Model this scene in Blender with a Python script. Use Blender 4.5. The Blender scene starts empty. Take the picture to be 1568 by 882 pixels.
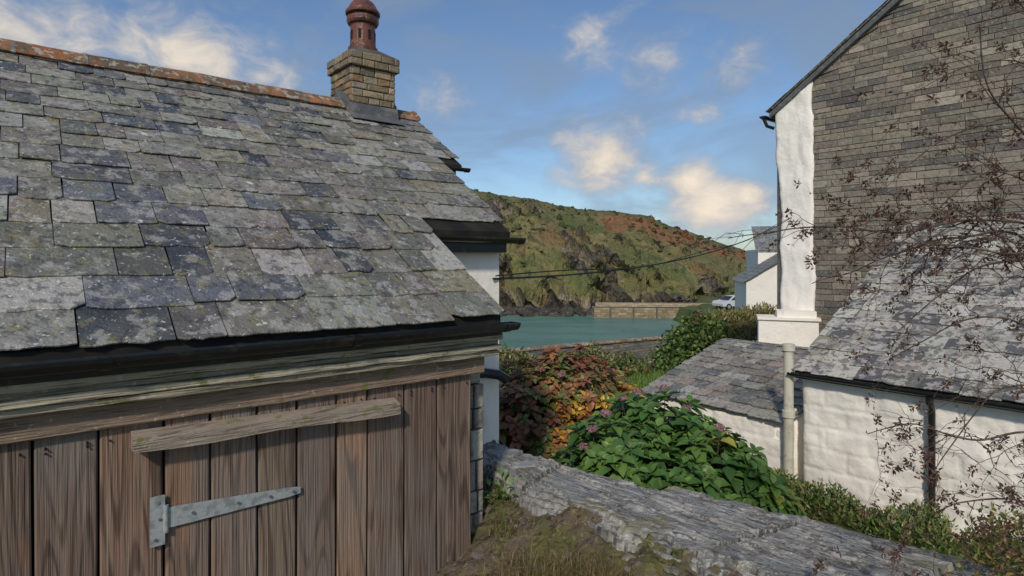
import bpy, math, random
from mathutils import Vector, noise as mn
R=random.Random(7)
sc=bpy.context.scene
sc.view_settings.view_transform='Standard'; sc.view_settings.look='None'; sc.view_settings.exposure=0
# ---------------------------------------------------------------- helpers
def empty(name,loc=(0,0,0)):
    o=bpy.data.objects.new(name,None); o.empty_display_size=.2; sc.collection.objects.link(o); return o
class MB:
    def __init__(s): s.v=[];s.f=[];s.c=[]
    def add(s,vs,fs,col=(1,1,1)):
        b=len(s.v); s.v+= [tuple(v) for v in vs]; s.f+=[tuple(b+i for i in f) for f in fs]
        s.c+=[(col[0],col[1],col[2],1)]*len(vs)
    def build(s,name,mat,parent=None,smooth=False):
        me=bpy.data.meshes.new(name); me.from_pydata(s.v,[],s.f); me.update()
        a=me.color_attributes.new('Col','FLOAT_COLOR','POINT')
        fl=[x for c in s.c for x in c]; a.data.foreach_set('color',fl)
        if smooth: me.polygons.foreach_set('use_smooth',[True]*len(me.polygons))
        me.materials.append(mat)
        o=bpy.data.objects.new(name,me); sc.collection.objects.link(o)
        if parent: o.parent=parent
        return o
def lerp(a,b,t): return a+(b-a)*t
def mixc(a,b,t): return tuple(lerp(x,y,t) for x,y in zip(a,b))
def jit(c,a=.15):
    k=1+R.uniform(-a,a); return tuple(max(0,x*k*(1+R.uniform(-a*.2,a*.2))) for x in c)
def interp(tab,x):
    if x<=tab[0][0]: return tab[0][1]
    for (a,b),(c,d) in zip(tab,tab[1:]):
        if x<=c: return b+(d-b)*(x-a)/(c-a)
    return tab[-1][1]
def sm(a,b,x):
    t=max(0,min(1,(x-a)/(b-a))); return t*t*(3-2*t)
def fbm(x,y,z=0,o=4): return mn.fractal(Vector((x,y,z)),1.0,2.0,o)
def surf(name,base=None,layers=(),bumps=(),rough=.85,spec=.3,metal=0,transl=0,rings=False,attrcoord=False):
    m=bpy.data.materials.new(name); m.use_nodes=True; nt=m.node_tree; nt.nodes.clear()
    N=nt.nodes.new; L=nt.links.new
    out=N('ShaderNodeOutputMaterial'); b=N('ShaderNodeBsdfPrincipled')
    b.inputs['Roughness'].default_value=rough; b.inputs['Metallic'].default_value=metal
    b.inputs['Specular IOR Level'].default_value=spec
    tc=N('ShaderNodeTexCoord'); at=N('ShaderNodeAttribute'); at.attribute_name='Col'
    coord=tc.outputs['Object']
    if attrcoord: coord=at.outputs['Vector']
    if rings:
        sc_=N('ShaderNodeVectorMath'); sc_.operation='SCALE'; sc_.inputs['Scale'].default_value=97.0
        L(at.outputs['Vector'],sc_.inputs[0]); ad=N('ShaderNodeVectorMath'); ad.operation='ADD'
        L(coord,ad.inputs[0]); L(sc_.outputs[0],ad.inputs[1]); coord=ad.outputs[0]
    def nz(scale,st,det,rg=.6,off=(0,0,0)):
        mp=N('ShaderNodeMapping'); L(coord,mp.inputs[0]); mp.inputs['Scale'].default_value=st; mp.inputs['Location'].default_value=off
        t=N('ShaderNodeTexNoise'); t.inputs['Scale'].default_value=scale; t.inputs['Detail'].default_value=min(det,4)
        t.inputs['Roughness'].default_value=rg; L(mp.outputs[0],t.inputs['Vector']); return t.outputs['Fac']
    if base is None: col=at.outputs['Color']
    else:
        rg=N('ShaderNodeRGB'); rg.outputs[0].default_value=(*base,1); col=rg.outputs[0]
    for i,l in enumerate(layers):
        f=nz(l['s'],l.get('st',(1,1,1)),l.get('d',3),l.get('r',.6),l.get('off',(i*3.1,i*1.7,i*5.3)))
        if l.get('ring'):
            mu=N('ShaderNodeMath'); mu.operation='MULTIPLY'; mu.inputs[1].default_value=l['ring']; L(f,mu.inputs[0])
            si=N('ShaderNodeMath'); si.operation='SINE'; L(mu.outputs[0],si.inputs[0]); f=si.outputs[0]
        mr=N('ShaderNodeMapRange'); mr.inputs[1].default_value=l['lo']; mr.inputs[2].default_value=l['hi']
        mr.inputs[3].default_value=0; mr.inputs[4].default_value=l.get('f',1); mr.interpolation_type='SMOOTHSTEP'; L(f,mr.inputs[0])
        mx=N('ShaderNodeMix'); mx.data_type='RGBA'; mx.blend_type=l.get('m','MIX')
        L(mr.outputs[0],mx.inputs['Factor']); L(col,mx.inputs['A']); mx.inputs['B'].default_value=(*l['c'],1); col=mx.outputs['Result']
    L(col,b.inputs['Base Color'])
    prev=None
    for bp in bumps:
        s,dist=bp[0],bp[1]; st=bp[2] if len(bp)>2 else (1,1,1)
        f=nz(s,st,2,.6,(s*.3,1,2)); bn=N('ShaderNodeBump'); bn.inputs['Distance'].default_value=dist; bn.inputs['Strength'].default_value=1
        L(f,bn.inputs['Height'])
        if prev: L(prev,bn.inputs['Normal'])
        prev=bn.outputs[0]
    if prev: L(prev,b.inputs['Normal'])
    if transl:
        tr=N('ShaderNodeBsdfTranslucent'); L(col,tr.inputs[0]); ms=N('ShaderNodeMixShader'); ms.inputs[0].default_value=transl
        L(b.outputs[0],ms.inputs[1]); L(tr.outputs[0],ms.inputs[2]); L(ms.outputs[0],out.inputs[0])
    else: L(b.outputs[0],out.inputs[0])
    return m
# ---------------------------------------------------------------- materials
M={}
M['slate']=surf('weathered_slate',None,[
  dict(s=1.6,lo=.42,hi=.62,c=(.215,.205,.165),f=.35),
  dict(s=10,lo=.52,hi=.6,c=(.41,.40,.37),f=.5,d=4),
  dict(s=15,lo=.55,hi=.62,c=(.22,.19,.085),f=.5,d=4),
  dict(s=22,lo=.52,hi=.62,c=(.045,.046,.05),f=.6,d=4),
  dict(s=50,lo=.64,hi=.67,c=(.60,.60,.56),f=.75),
  dict(s=7,lo=.71,hi=.73,c=(.62,.63,.6),f=.8)],[(16,.014),(80,.006)],rough=.52,spec=.42)
M['slate_pale']=surf('pale_slate',None,[
  dict(s=9,lo=.5,hi=.54,c=(.52,.50,.44),f=.6,d=4),
  dict(s=14,lo=.53,hi=.57,c=(.085,.085,.09),f=.7,d=4),
  dict(s=40,lo=.6,hi=.68,c=(.25,.22,.10),f=.5)],[(20,.008)],rough=.6,spec=.4)
M['dark']=surf('dark_void',(.012,.011,.01),[dict(s=5,lo=.4,hi=.7,c=(.03,.027,.02))],[])
M['wood']=surf('weathered_planks',None,[
  dict(s=1.0,st=(7,7,.55),lo=.1,hi=1.0,c=(.055,.036,.025),f=.7,d=1,r=.4,ring=95),
  dict(s=1,st=(170,170,2.0),lo=.46,hi=.72,c=(.04,.027,.019),f=.6),
  dict(s=1,st=(45,45,.9),lo=.5,hi=.75,c=(.35,.285,.22),f=.5),
  dict(s=1.8,st=(1,1,.6),lo=.45,hi=.65,c=(.19,.168,.148),f=.6),
  dict(s=3,st=(2,2,.35),lo=.57,hi=.70,c=(.04,.027,.02),f=.7),
  dict(s=1.3,st=(3,3,.8),lo=.60,hi=.72,c=(.34,.17,.08),f=.45)],
  [(1,.007,(150,150,3)),(1,.008,(20,20,1.0))],rough=.78,rings=True)
M['oldwood']=surf('grey_board',None,[
  dict(s=2,lo=.45,hi=.65,c=(.21,.18,.13),f=.5),
  dict(s=1,st=(5,5,110),lo=.48,hi=.7,c=(.06,.048,.034),f=.75),
  dict(s=13,lo=.6,hi=.68,c=(.14,.15,.03),f=.7),
  dict(s=30,lo=.6,hi=.7,c=(.45,.43,.37),f=.6)],[(1,.01,(5,5,130)),(40,.003)],rough=.85)
M['black']=surf('black_gutter',(.011,.012,.013),[dict(s=20,lo=.55,hi=.7,c=(.03,.035,.022),f=.7),dict(s=6,lo=.6,hi=.7,c=(.05,.05,.045),f=.5)],[],rough=.28,spec=.5)
M['white']=surf('whitewashed_wall',(.86,.82,.745),[
  dict(s=1.3,lo=.5,hi=.75,c=(.70,.63,.53),f=.6),
  dict(s=4,st=(1,1,.22),lo=.58,hi=.75,c=(.50,.45,.37),f=.5),
  dict(s=25,lo=.66,hi=.72,c=(.42,.37,.30),f=.5)],[(2.5,.02),(11,.010)],rough=.9)
M['stone']=surf('coursed_stone',None,[
  dict(s=3,lo=.45,hi=.7,c=(.22,.195,.15),f=.4),
  dict(s=14,lo=.5,hi=.68,c=(.085,.075,.062),f=.55),
  dict(s=22,lo=.58,hi=.68,c=(.42,.38,.30),f=.5)],[(10,.018),(45,.006)],rough=.9)
M['mortar']=surf('lime_mortar',(.13,.115,.095),[dict(s=6,lo=.4,hi=.7,c=(.08,.07,.06))],[(40,.01)],rough=.95)
M['brick']=surf('chimney_brick',None,[
  dict(s=8,lo=.5,hi=.7,c=(.12,.10,.07),f=.7),dict(s=30,lo=.55,hi=.68,c=(.34,.30,.22),f=.5),
  dict(s=16,lo=.58,hi=.7,c=(.05,.043,.035),f=.7)],[(30,.008)],rough=.9)
M['terra']=surf('terracotta',None,[
  dict(s=6,lo=.42,hi=.58,c=(.10,.085,.06),f=.8),dict(s=18,lo=.53,hi=.61,c=(.36,.35,.29),f=.8),
  dict(s=30,lo=.6,hi=.7,c=(.03,.027,.022),f=.8)],[(25,.01)],rough=.85)
M['pot']=surf('clay_pot',(.15,.06,.042),[dict(s=5,lo=.45,hi=.65,c=(.07,.04,.035)),dict(s=20,lo=.58,hi=.7,c=(.33,.2,.13),f=.7)],[(30,.005)],rough=.4)
M['lead']=surf('lead_flashing',(.10,.105,.11),[dict(s=8,lo=.5,hi=.7,c=(.19,.19,.18))],[(12,.01)],rough=.55,spec=.5)
M['galv']=surf('galvanised_steel',(.42,.45,.45),[dict(s=30,lo=.45,hi=.65,c=(.27,.30,.30)),dict(s=9,lo=.6,hi=.7,c=(.2,.17,.12),f=.5)],[(50,.002)],rough=.5,spec=.5,metal=.35)
M['coping']=surf('slate_coping',(.235,.23,.215),[
  dict(s=1.6,st=(.8,2.2,1),lo=.42,hi=.62,c=(.15,.145,.135),f=.8),
  dict(s=5,st=(.7,2.2,1),lo=.50,hi=.60,c=(.39,.38,.35),f=.7,d=4),
  dict(s=5,st=(.8,9,1),lo=.55,hi=.63,c=(.06,.057,.05),f=.8,d=4),
  dict(s=24,st=(.7,1.3,1),lo=.56,hi=.62,c=(.07,.068,.055),f=.7,d=4),
  dict(s=3.0,lo=.57,hi=.67,c=(.19,.165,.07),f=.6),
  dict(s=55,lo=.62,hi=.67,c=(.55,.55,.5),f=.7)],[(5,.020,(.7,5,1)),(26,.008,(.6,2,1))],rough=.62,spec=.4,attrcoord=True)
M['slab']=surf('flat_slab',(.27,.27,.26),[dict(s=8,lo=.45,hi=.6,c=(.15,.15,.145),f=.8),dict(s=22,lo=.55,hi=.63,c=(.42,.42,.39),f=.7)],[(20,.006)],rough=.65)
M['earth']=surf('bank_earth',(.11,.085,.06),[
  dict(s=4,lo=.45,hi=.6,c=(.085,.09,.025),f=.85),dict(s=12,lo=.52,hi=.64,c=(.16,.13,.05),f=.7),
  dict(s=35,lo=.56,hi=.66,c=(.22,.18,.13),f=.6),dict(s=18,lo=.57,hi=.67,c=(.03,.024,.016),f=.8)],[(8,.05),(40,.02)],rough=.95)
M['ground']=surf('meadow_ground',(.08,.11,.028),[
  dict(s=.5,lo=.45,hi=.62,c=(.14,.13,.05),f=.8),dict(s=3,lo=.5,hi=.65,c=(.05,.07,.02),f=.8),
  dict(s=20,lo=.5,hi=.7,c=(.13,.15,.04),f=.6)],[(3,.1)],rough=.95)
M['leaf']=surf('leaf',None,[dict(s=30,lo=.5,hi=.75,c=(.16,.14,.03),f=.22)],[],rough=.40,spec=.45,transl=.25)
M['dry']=surf('dry_leaf',None,[dict(s=40,lo=.5,hi=.7,c=(.04,.03,.02),f=.4)],[],rough=.8,transl=.2)
M['bark']=surf('twig_bark',(.085,.058,.043),[dict(s=30,lo=.5,hi=.7,c=(.20,.15,.115))],[],rough=.8)
M['cream']=surf('cream_pipe',(.58,.55,.45),[dict(s=6,lo=.5,hi=.7,c=(.44,.41,.32)),dict(s=25,lo=.62,hi=.7,c=(.22,.22,.15),f=.7)],[],rough=.5)
M['cable']=surf('cable_rubber',(.02,.02,.022),[dict(s=4,lo=.4,hi=.7,c=(.035,.035,.04))],(),rough=.6)
# ---------------------------------------------------------------- frame boxes
U=Vector((.773,.634,0)); V=Vector((-.634,.773,0)); Z=Vector((0,0,1))
def FR(O): 
    O=Vector(O)
    return lambda s,t,z: O+U*s+V*t+Z*z
def fbox(mb,F,s0,s1,t0,t1,z0,z1,col=(1,1,1),ch=0,n=1,wob=0):
    if ch==0 and n==1:
        vs=[F(s,t,z) for z in (z0,z1) for t in (t0,t1) for s in (s0,s1)]
        mb.add(vs,[(0,2,3,1),(4,5,7,6),(0,1,5,4),(2,6,7,3),(0,4,6,2),(1,3,7,5)],col); return
    prof=[(t0+ch,z0),(t1-ch,z0),(t1,z0+ch),(t1,z1-ch),(t1-ch,z1),(t0+ch,z1),(t0,z1-ch),(t0,z0+ch)]
    vs=[];fs=[]
    k=R.uniform(0,50)
    for i in range(n+1):
        s=lerp(s0,s1,i/n)
        for j,(t,z) in enumerate(prof):
            w=wob*mn.noise(Vector((s*4+k,t*9,z*9))); w2=wob*mn.noise(Vector((s*6+k,j*.7,3)))
            vs.append(F(s,t+w,z+w2))
    for i in range(n):
        for j in range(8):
            a=i*8+j;b=i*8+(j+1)%8; fs.append((a,b,b+8,a+8))
    fs.append(tuple(range(7,-1,-1))); fs.append(tuple(n*8+j for j in range(8)))
    mb.add(vs,fs,col)
def tube(mb,pts,rad,col=(1,1,1),n=12,cap=True):
    pts=[Vector(p) for p in pts]; vs=[];fs=[]
    if not isinstance(rad,(list,tuple)): rad=[rad]*len(pts)
    for i,p in enumerate(pts):
        d=(pts[min(i+1,len(pts)-1)]-pts[max(i-1,0)]).normalized()
        a=Vector((0,0,1)) if abs(d.z)<.9 else Vector((1,0,0)); a=(a-d*a.dot(d)).normalized(); b=d.cross(a)
        for j in range(n):
            t=2*math.pi*j/n; vs.append(p+(a*math.cos(t)+b*math.sin(t))*rad[i])
    for i in range(len(pts)-1):
        for j in range(n):
            a_=i*n+j;b_=i*n+(j+1)%n; fs.append((a_,b_,b_+n,a_+n))
    if cap: fs.append(tuple(range(n-1,-1,-1))); fs.append(tuple((len(pts)-1)*n+j for j in range(n)))
    mb.add(vs,fs,col)
def gutter(mb,p0,p1,r=.045):
    p0=Vector(p0);p1=Vector(p1); d=(p1-p0).normalized(); b=d.cross(Z).normalized(); n=10
    vs=[]
    for p in (p0,p1):
        for rr in (r,r*.88):
            for j in range(n+1):
                t=math.pi+math.pi*j/n; vs.append(p+b*math.cos(t)*rr+Z*math.sin(t)*rr)
    m=n+1; fs=[]
    for j in range(n):
        fs+=[(j,j+1,2*m+j+1,2*m+j),(m+j,3*m+j,3*m+j+1,m+j+1)]
    fs+=[(0,2*m,3*m,m),(n,m+n,3*m+n,2*m+n)]
    fs+=[tuple(range(m)),tuple(range(3*m-1,2*m-1,-1))]
    mb.add(vs,fs)
    L=(p1-p0).length; k=max(1,int(L/.9))
    for i in range(k+1):
        c=p0+d*(L*min(.985,max(.012,i/k))); w=.018
        vs=[]
        for q in (-w,w):
            for j in range(n+1):
                t=math.pi+math.pi*j/n; vs.append(c+d*q+b*math.cos(t)*r*1.12+Z*math.sin(t)*r*1.12)
        mb.add(vs,[(j,j+1,m+j+1,m+j) for j in range(n)]+[tuple(range(m)),tuple(range(2*m-1,m-1,-1))])
def slates(mb,O,A,B,tanp,rows,srange,wr,pal,th=.009,chip=1.0,edgej=.012,cj=.25,lift=1.0):
    O=Vector(O); c=1/math.sqrt(1+tanp*tanp); s_=tanp*c
    D=B*c+Z*s_; Nn=-B*s_+Z*c
    for ri in range(len(rows)-1):
        d0=rows[ri]; e=rows[ri+1]-d0; last=rows[-1]
        s0,s1=srange(d0*c); f=ri/max(1,len(rows)-2)
        x=s0-R.uniform(0,.6)*lerp(*wr[:2],.5)
        while x<s1-.02:
            w=R.uniform(lerp(wr[0],wr[2],f),lerp(wr[1],wr[3],f))
            a=max(x,s0+R.uniform(-edgej,0)); b=min(x+w,s1+R.uniform(0,edgej))
            if s1-(x+w)<.07: b=s1+R.uniform(0,edgej); w=b-x+.01
            x+=w
            if b-a<.04: continue
            g=R.uniform(.001,.0045); a+=g;b-=g
            tail=d0+R.uniform(-.011,.011); ln=min(e*1.75,last-tail+.01); nt_=(.019+R.uniform(-.004,.007))*lift; nh=.003
            tw=R.uniform(-.004,.004); sk=R.uniform(-.010,.010)
            col=jit(R.choice(pal),cj)
            nx=7; vs=[]; key=R.uniform(0,99)
            c0=R.random()<.35*chip; c1=R.random()<.35*chip; cs=R.uniform(.01,.035)
            for r_ in range(4):
                for i in range(nx):
                    u=i/(nx-1); xx=lerp(a,b,u)
                    if r_ in (0,1,3):
                        dd=tail+sk*(u-.5)+ (mn.noise(Vector((u*5+key,key,0)))*.009+mn.noise(Vector((u*17,key,3)))*.008)*chip
                        if i==0: dd+=.003+cs*c0
                        if i==nx-1: dd+=.003+cs*c1
                    else: dd=tail+ln
                    if r_==1: dd+=.006
                    zz=lerp(nt_,nh,(dd-tail)/ln)+tw*(u-.5)+mn.noise(Vector((xx*3,dd*3,key)))*.002
                    if r_==0: zz-=.003
                    if r_==3: zz=zz-th
                    vs.append(O+A*xx+D*dd+Nn*(zz+ .004*mn.noise(Vector((xx*.9,dd*.9,7)))))
            fs=[]
            for i in range(nx-1):
                fs+=[(i,i+1,nx+i+1,nx+i),(nx+i,nx+i+1,2*nx+i+1,2*nx+i),(3*nx+i,3*nx+i+1,i+1,i)]
            fs+=[(3*nx,0,nx),(3*nx,nx,2*nx),(4*nx-1,2*nx-1,nx-1),(4*nx-1,3*nx-1,2*nx-1)]
            mb.add(vs,fs,col)
def rowlist(total,e0,e1):
    r=[0]
    n=max(2,int(total/((e0+e1)/2)))
    es=[lerp(e0,e1,i/(n-1))*R.uniform(.90,1.1) for i in range(n)]; k=total/sum(es)
    for e in es: r.append(r[-1]+e*k)
    return r
def blocks(mb,O,A,Nn,L,H,ch,ln,pal,relief=.012,gap=.008,clip=None,depth=.05,cj=.2):
    O=Vector(O); h=0
    while h<H-.01:
        c=min(R.uniform(*ch),H-h); x=-R.uniform(0,ln[0])
        if H-h-c<.03: c=H-h
        while x<L:
            w=R.uniform(*ln); a=max(0,x); b=min(L,x+w); x+=w
            if b-a<.03: continue
            z0=h+gap/2; z1=h+c-gap/2; aa=a+gap/2; bb=b-gap/2; pr=R.uniform(0,relief); i=min(.007,(z1-z0)*.2)
            def zc(xx,zz):
                return min(zz,clip(xx)) if clip else zz
            if clip and max(clip(aa),clip(bb))<z0+.02: continue
            q=lambda xx,zz,d: O+A*xx+Z*max(min(z0,zc(xx,z0)),zc(xx,zz))+Nn*d
            j=lambda: R.uniform(-.004,.004)
            vs=[q(aa,z0,-depth),q(bb,z0,-depth),q(bb,z1,-depth),q(aa,z1,-depth),
                q(aa,z0,pr),q(bb,z0,pr),q(bb,z1,pr),q(aa,z1,pr),
                q(aa+i,z0+i+j(),pr+i*.8+j()),q(bb-i,z0+i+j(),pr+i*.8+j()),q(bb-i,z1-i+j(),pr+i*.8+j()),q(aa+i,z1-i+j(),pr+i*.8+j())]
            fs=[]
            for k in range(4):
                l=(k+1)%4; fs+=[(k,l,4+l,4+k),(4+k,4+l,8+l,8+k)]
            fs.append((8,9,10,11))
            mb.add(vs,fs,jit(R.choice(pal),cj))
        h+=c
def rock(mb,c,r,col,n=8,m=5,fl=.65):
    vs=[];k=R.uniform(0,99)
    for i in range(m+1):
        ph=math.pi*i/m
        for j in range(n):
            t=2*math.pi*j/n; d=Vector((math.sin(ph)*math.cos(t),math.sin(ph)*math.sin(t),math.cos(ph)*fl))
            vs.append(Vector(c)+d*r*(1+.55*mn.noise(d*1.7+Vector((k,0,0)))))
    mb.add(vs,[(i*n+j,(i+1)*n+j,(i+1)*n+(j+1)%n,i*n+(j+1)%n) for i in range(m) for j in range(n)],col)
# ================================================================= LEFT COTTAGE
cot=empty('slate_roof_cottage'); E0=(-.042,3.26,0); H=FR(E0); tp=.65; cp=1/math.sqrt(1+tp*tp); ze=-.319
pal=[(.185,.178,.15)]*6+[(.25,.24,.205)]*4+[(.13,.128,.115)]*4+[(.105,.115,.135)]*3+[(.18,.158,.145)]*3+[(.055,.063,.078)]*3+[(.22,.20,.14)]*2+[(.32,.31,.28)]*2
mb=MB()
def sr(t):
    return (-4.6, 0.0 if t<.74 else (.70 if t<1.7 else .93))
slates(mb,H(0,0,ze),U,V,tp,rowlist(2.62/cp,.215,.145),sr,(.15,.38,.12,.25),pal)
Hb=H(0,5.2,ze)
slates(mb,Hb,-U,-V,tp,rowlist(2.62/cp,.25,.2),lambda t:(-.93,4.6),(.25,.4,.2,.3),pal)
mb.build('roof_slates',M['slate'],cot)
mb=MB()
def deck(s0,s1,t0,t1,th=.05,off=-.006):
    a=ze+tp*t0+off; b=ze+tp*t1+off
    vs=[H(s0,t0,a),H(s1,t0,a),H(s1,t1,b),H(s0,t1,b),H(s0,t0,a-th),H(s1,t0,a-th),H(s1,t1,b-th),H(s0,t1,b-th)]
    mb.add(vs,[(0,1,2,3),(7,6,5,4),(0,4,5,1),(1,5,6,2),(2,6,7,3),(3,7,4,0)])
deck(-4.6,-.01,.02,.78); deck(-4.6,.68,.785,1.72); deck(-4.6,.91,1.725,2.6)
a=ze+tp*2.6-.01
vs=[H(-4.6,2.6,a),H(.91,2.6,a),H(.91,5.18,ze-.01),H(-4.6,5.18,ze-.01)]; mb.add(vs,[(0,1,2,3)])
mb.build('roof_deck',M['dark'],cot)
# ridge tiles
mb=MB(); s=-4.6; zr=ze+tp*2.6
while s<.93:
    w=min(R.uniform(.34,.4),.95-s); col=jit(R.choice([(.28,.11,.045),(.22,.11,.06),(.30,.13,.06),(.17,.10,.06)]),.2)
    prof=[(-.135,-.062),(-.125,-.045),(-.045,.028),(0,.046),(.045,.028),(.125,-.045),(.135,-.062),(.11,-.068),(0,.02),(-.11,-.068)]
    dz=R.uniform(-.008,.008); dz2=R.uniform(-.008,.008)
    vs=[H(s+.004,2.6+t,zr+z+.012+dz) for t,z in prof]+[H(s+w-.004,2.6+t,zr+z+.012+dz2) for t,z in prof]; n=len(prof)
    mb.add(vs,[(j,(j+1)%n,n+(j+1)%n,n+j) for j in range(n)]+[tuple(range(n-1,-1,-1)),tuple(range(n,2*n))],col)
    if s+w<.9:
        vs=[H(s+w-.012,2.6+t*1.04,zr+z*1.04+.017) for t,z in prof]+[H(s+w+.012,2.6+t*1.04,zr+z*1.04+.017) for t,z in prof]
        mb.add(vs,[(j,(j+1)%n,n+(j+1)%n,n+j) for j in range(n)]+[tuple(range(n-1,-1,-1)),tuple(range(n,2*n))],(.24,.22,.19))
    s+=w
mb.build('ridge_tiles',M['terra'],cot)
mb=MB()
fbox(mb,H,-4.5,.045,.30,5.0,-3.2,-.40)
mb.build('shed_core_wall',M['mortar'],cot)
mb=MB()
def gw(s0,s1,t0,t1,z0=-3.2):
    zt=lambda t: ze+tp*min(t,5.2-t)-.07
    ts=[t0]+([2.6] if t0<2.6<t1 else [])+[t1]
    pr=[(t0,z0)]+[(t,zt(t)) for t in ts]+[(t1,z0)]
    n=len(pr); vs=[H(s0,t,z) for t,z in pr]+[H(s1,t,z) for t,z in pr]
    mb.add(vs,[(j,(j+1)%n,n+(j+1)%n,n+j) for j in range(n)]+[tuple(range(n-1,-1,-1)),tuple(range(n,2*n))])
gw(-4.4,.67,.90,1.85); gw(-4.4,.86,1.86,4.99)
mb.build('white_walls',M['white'],cot)
mb=MB(); blocks(mb,H(-.125,.262,-2.2),U,-V,.175,1.79,(.10,.2),(.09,.17),[(.26,.24,.20),(.33,.31,.26),(.20,.185,.16)],relief=.012,gap=.01,depth=.04)
mb.build('stone_quoins',M['stone'],cot)
# planks
mb=MB(); bd=[0,-.2225,-.4155,-.618,-.773,-.959,-1.127,-1.3126,-1.477,-1.689,-1.879,-2.07,-2.25,-2.44,-2.63,-2.8]
pcol=[(.185,.13,.10),(.175,.118,.088),(.215,.142,.105),(.31,.20,.13),(.20,.14,.105),(.225,.17,.13),(.245,.17,.125),(.235,.152,.108),(.25,.16,.112),(.18,.128,.10),(.165,.12,.095),(.24,.145,.098)]
for i,(b,a) in enumerate(zip(bd,bd[1:])):
    g=.0045; col=jit(pcol[i%12],.06)
    door= -1.48<a and b<-.45
    t=.135+(-.008 if door else 0)+R.uniform(-.004,.004)
    x0,x1=a-.12+g,b-.12-g; z0,z1=-2.3,-.63; c=.006; vs=[];n=14
    pf=[(x0,t+.03),(x0,t+c),(x0+c,t),(x1-c,t),(x1,t+c),(x1,t+.03)]
    k=R.uniform(0,9)
    for j in range(n+1):
        z=lerp(z0,z1,j/n)
        for q,(x,tt) in enumerate(pf):
            ww=mn.noise(Vector((z*1.5,k,q//3)))*.0035
            vs.append(H(x+ww,tt+mn.noise(Vector((z*1.3,k,5)))*.002,z))
    fs=[(j*6+q,j*6+q+1,j*6+6+q+1,j*6+6+q) for j in range(n) for q in range(5)]
    mb.add(vs,fs,col)
mb.build('plank_wall',M['wood'],cot)
mb=MB(); fbox(mb,H,-4.5,-.125,.17,.30,-2.6,-.63); mb.build('wall_lining',M['dark'],cot)
mb=MB()
for i,(b,a) in enumerate(zip(bd[:12],bd[1:])):
    for zz in (-.675,-.69) if i%2 else (-.68,):
        for xx in (a+.035,b-.035):
            tube(mb,[H(xx-.12,.136,zz+R.uniform(-.008,.008)),H(xx-.12,.1225,zz)],.0035,n=6)
mb.build('nails',M['black'],cot)
mb=MB()
fbox(mb,H,-4.5,-.06,.10,.28,-.63,-.53,(.25,.18,.13),.006,40,.004)
mb.build('top_plate',M['oldwood'],cot)
mb=MB()
for (t0,z0,z1,s1,c) in [(.045,-.53,-.502,.0,(.35,.31,.225)),(.03,-.500,-.474,.01,(.45,.41,.30)),(.052,-.472,-.45,-.0,(.25,.23,.16)),(.036,-.448,-.412,.02,(.40,.36,.26))]:
    fbox(mb,H,-4.5,s1,t0,.27,z0,z1,c,.004,60,.008)
mb.build('eave_boards',M['oldwood'],cot)
mb=MB()
s0,s1=-1.71,-.60; n=24; vs=[]
for i in range(n+1):
    f=i/n; s=lerp(s0,s1,f); zt=lerp(-.655,-.690,f)+mn.noise(Vector((s*3,1,1)))*.004; zb=zt-.066-.006*math.sin(f*9)
    for t,z in [(.126,zt),(.06,zt-.018),(.055,zb),(.126,zb+.004)]: vs.append(H(s,t,z))
fs=[(i*4+j,i*4+(j+1)%4,i*4+4+(j+1)%4,i*4+4+j) for i in range(n) for j in range(4)]+[(3,2,1,0),(n*4,n*4+1,n*4+2,n*4+3)]
mb.add(vs,fs,(.30,.25,.205)); mb.build('door_drip_board',M['oldwood'],cot)
# hinge
mb=MB()
fbox(mb,H,-1.648,-1.598,.108,.118,-1.11,-.92,(1,1,1))
vs=[]; n=10
for i in range(n+1):
    f=i/n; s=lerp(-1.592,-1.068,f); hw=lerp(.040,.020,min(1,f*1.1)) 
    if i==n: hw=.013
    zc=lerp(-1.012,-1.030,f)
    for t,z in [(.119,zc-hw),(.112,zc-hw),(.112,zc+hw),(.119,zc+hw)]: vs.append(H(s,t,z))
mb.add(vs,[(i*4+j,i*4+(j+1)%4,i*4+4+(j+1)%4,i*4+4+j) for i in range(n) for j in range(4)]+[(3,2,1,0),(n*4,n*4+1,n*4+2,n*4+3)])
tube(mb,[H(-1.595,.110,-1.065),H(-1.595,.110,-.96)],.010)
mb.build('strap_hinge',M['galv'],cot,False)
mb=MB()
for s_,z_ in [(-1.622,-.945),(-1.63,-1.085),(-1.615,-1.01),(-1.50,-1.015),(-1.33,-1.02),(-1.2,-1.026),(-1.1,-1.03)]:
    tube(mb,[H(s_,.112,z_),H(s_,.104,z_)],.006,n=8)
mb.build('hinge_bolts',M['lead'],cot,False)
# gutters
mb=MB()
gutter(mb,H(-4.6,-.025,ze-.022),H(.06,-.025,ze-.03),.044)
fbox(mb,H,-4.5,.0,.02,.032,ze-.10,ze-.03)
gutter(mb,H(-.02,.755,ze+tp*.78-.04),H(.76,.755,ze+tp*.78-.045),.042)
fbox(mb,H,-.0,.66,.80,.895,ze+tp*.78-.15,ze+tp*.78-.055)
gutter(mb,H(.7,1.70,ze+tp*1.72-.03),H(.95,1.70,ze+tp*1.72-.03),.03)
fbox(mb,H,.70,.86,1.74,1.85,.60,ze+tp*1.72-.05)
tube(mb,[H(.30,.86,-.80),H(.50,.84,-.81),H(.60,.82,-.83),H(.66,.8,-.87)],.035)
tube(mb,[H(.55,.86,.06),H(.55,.86,.12)],.03)
mb.build('gutters',M['black'],cot,False)
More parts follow.
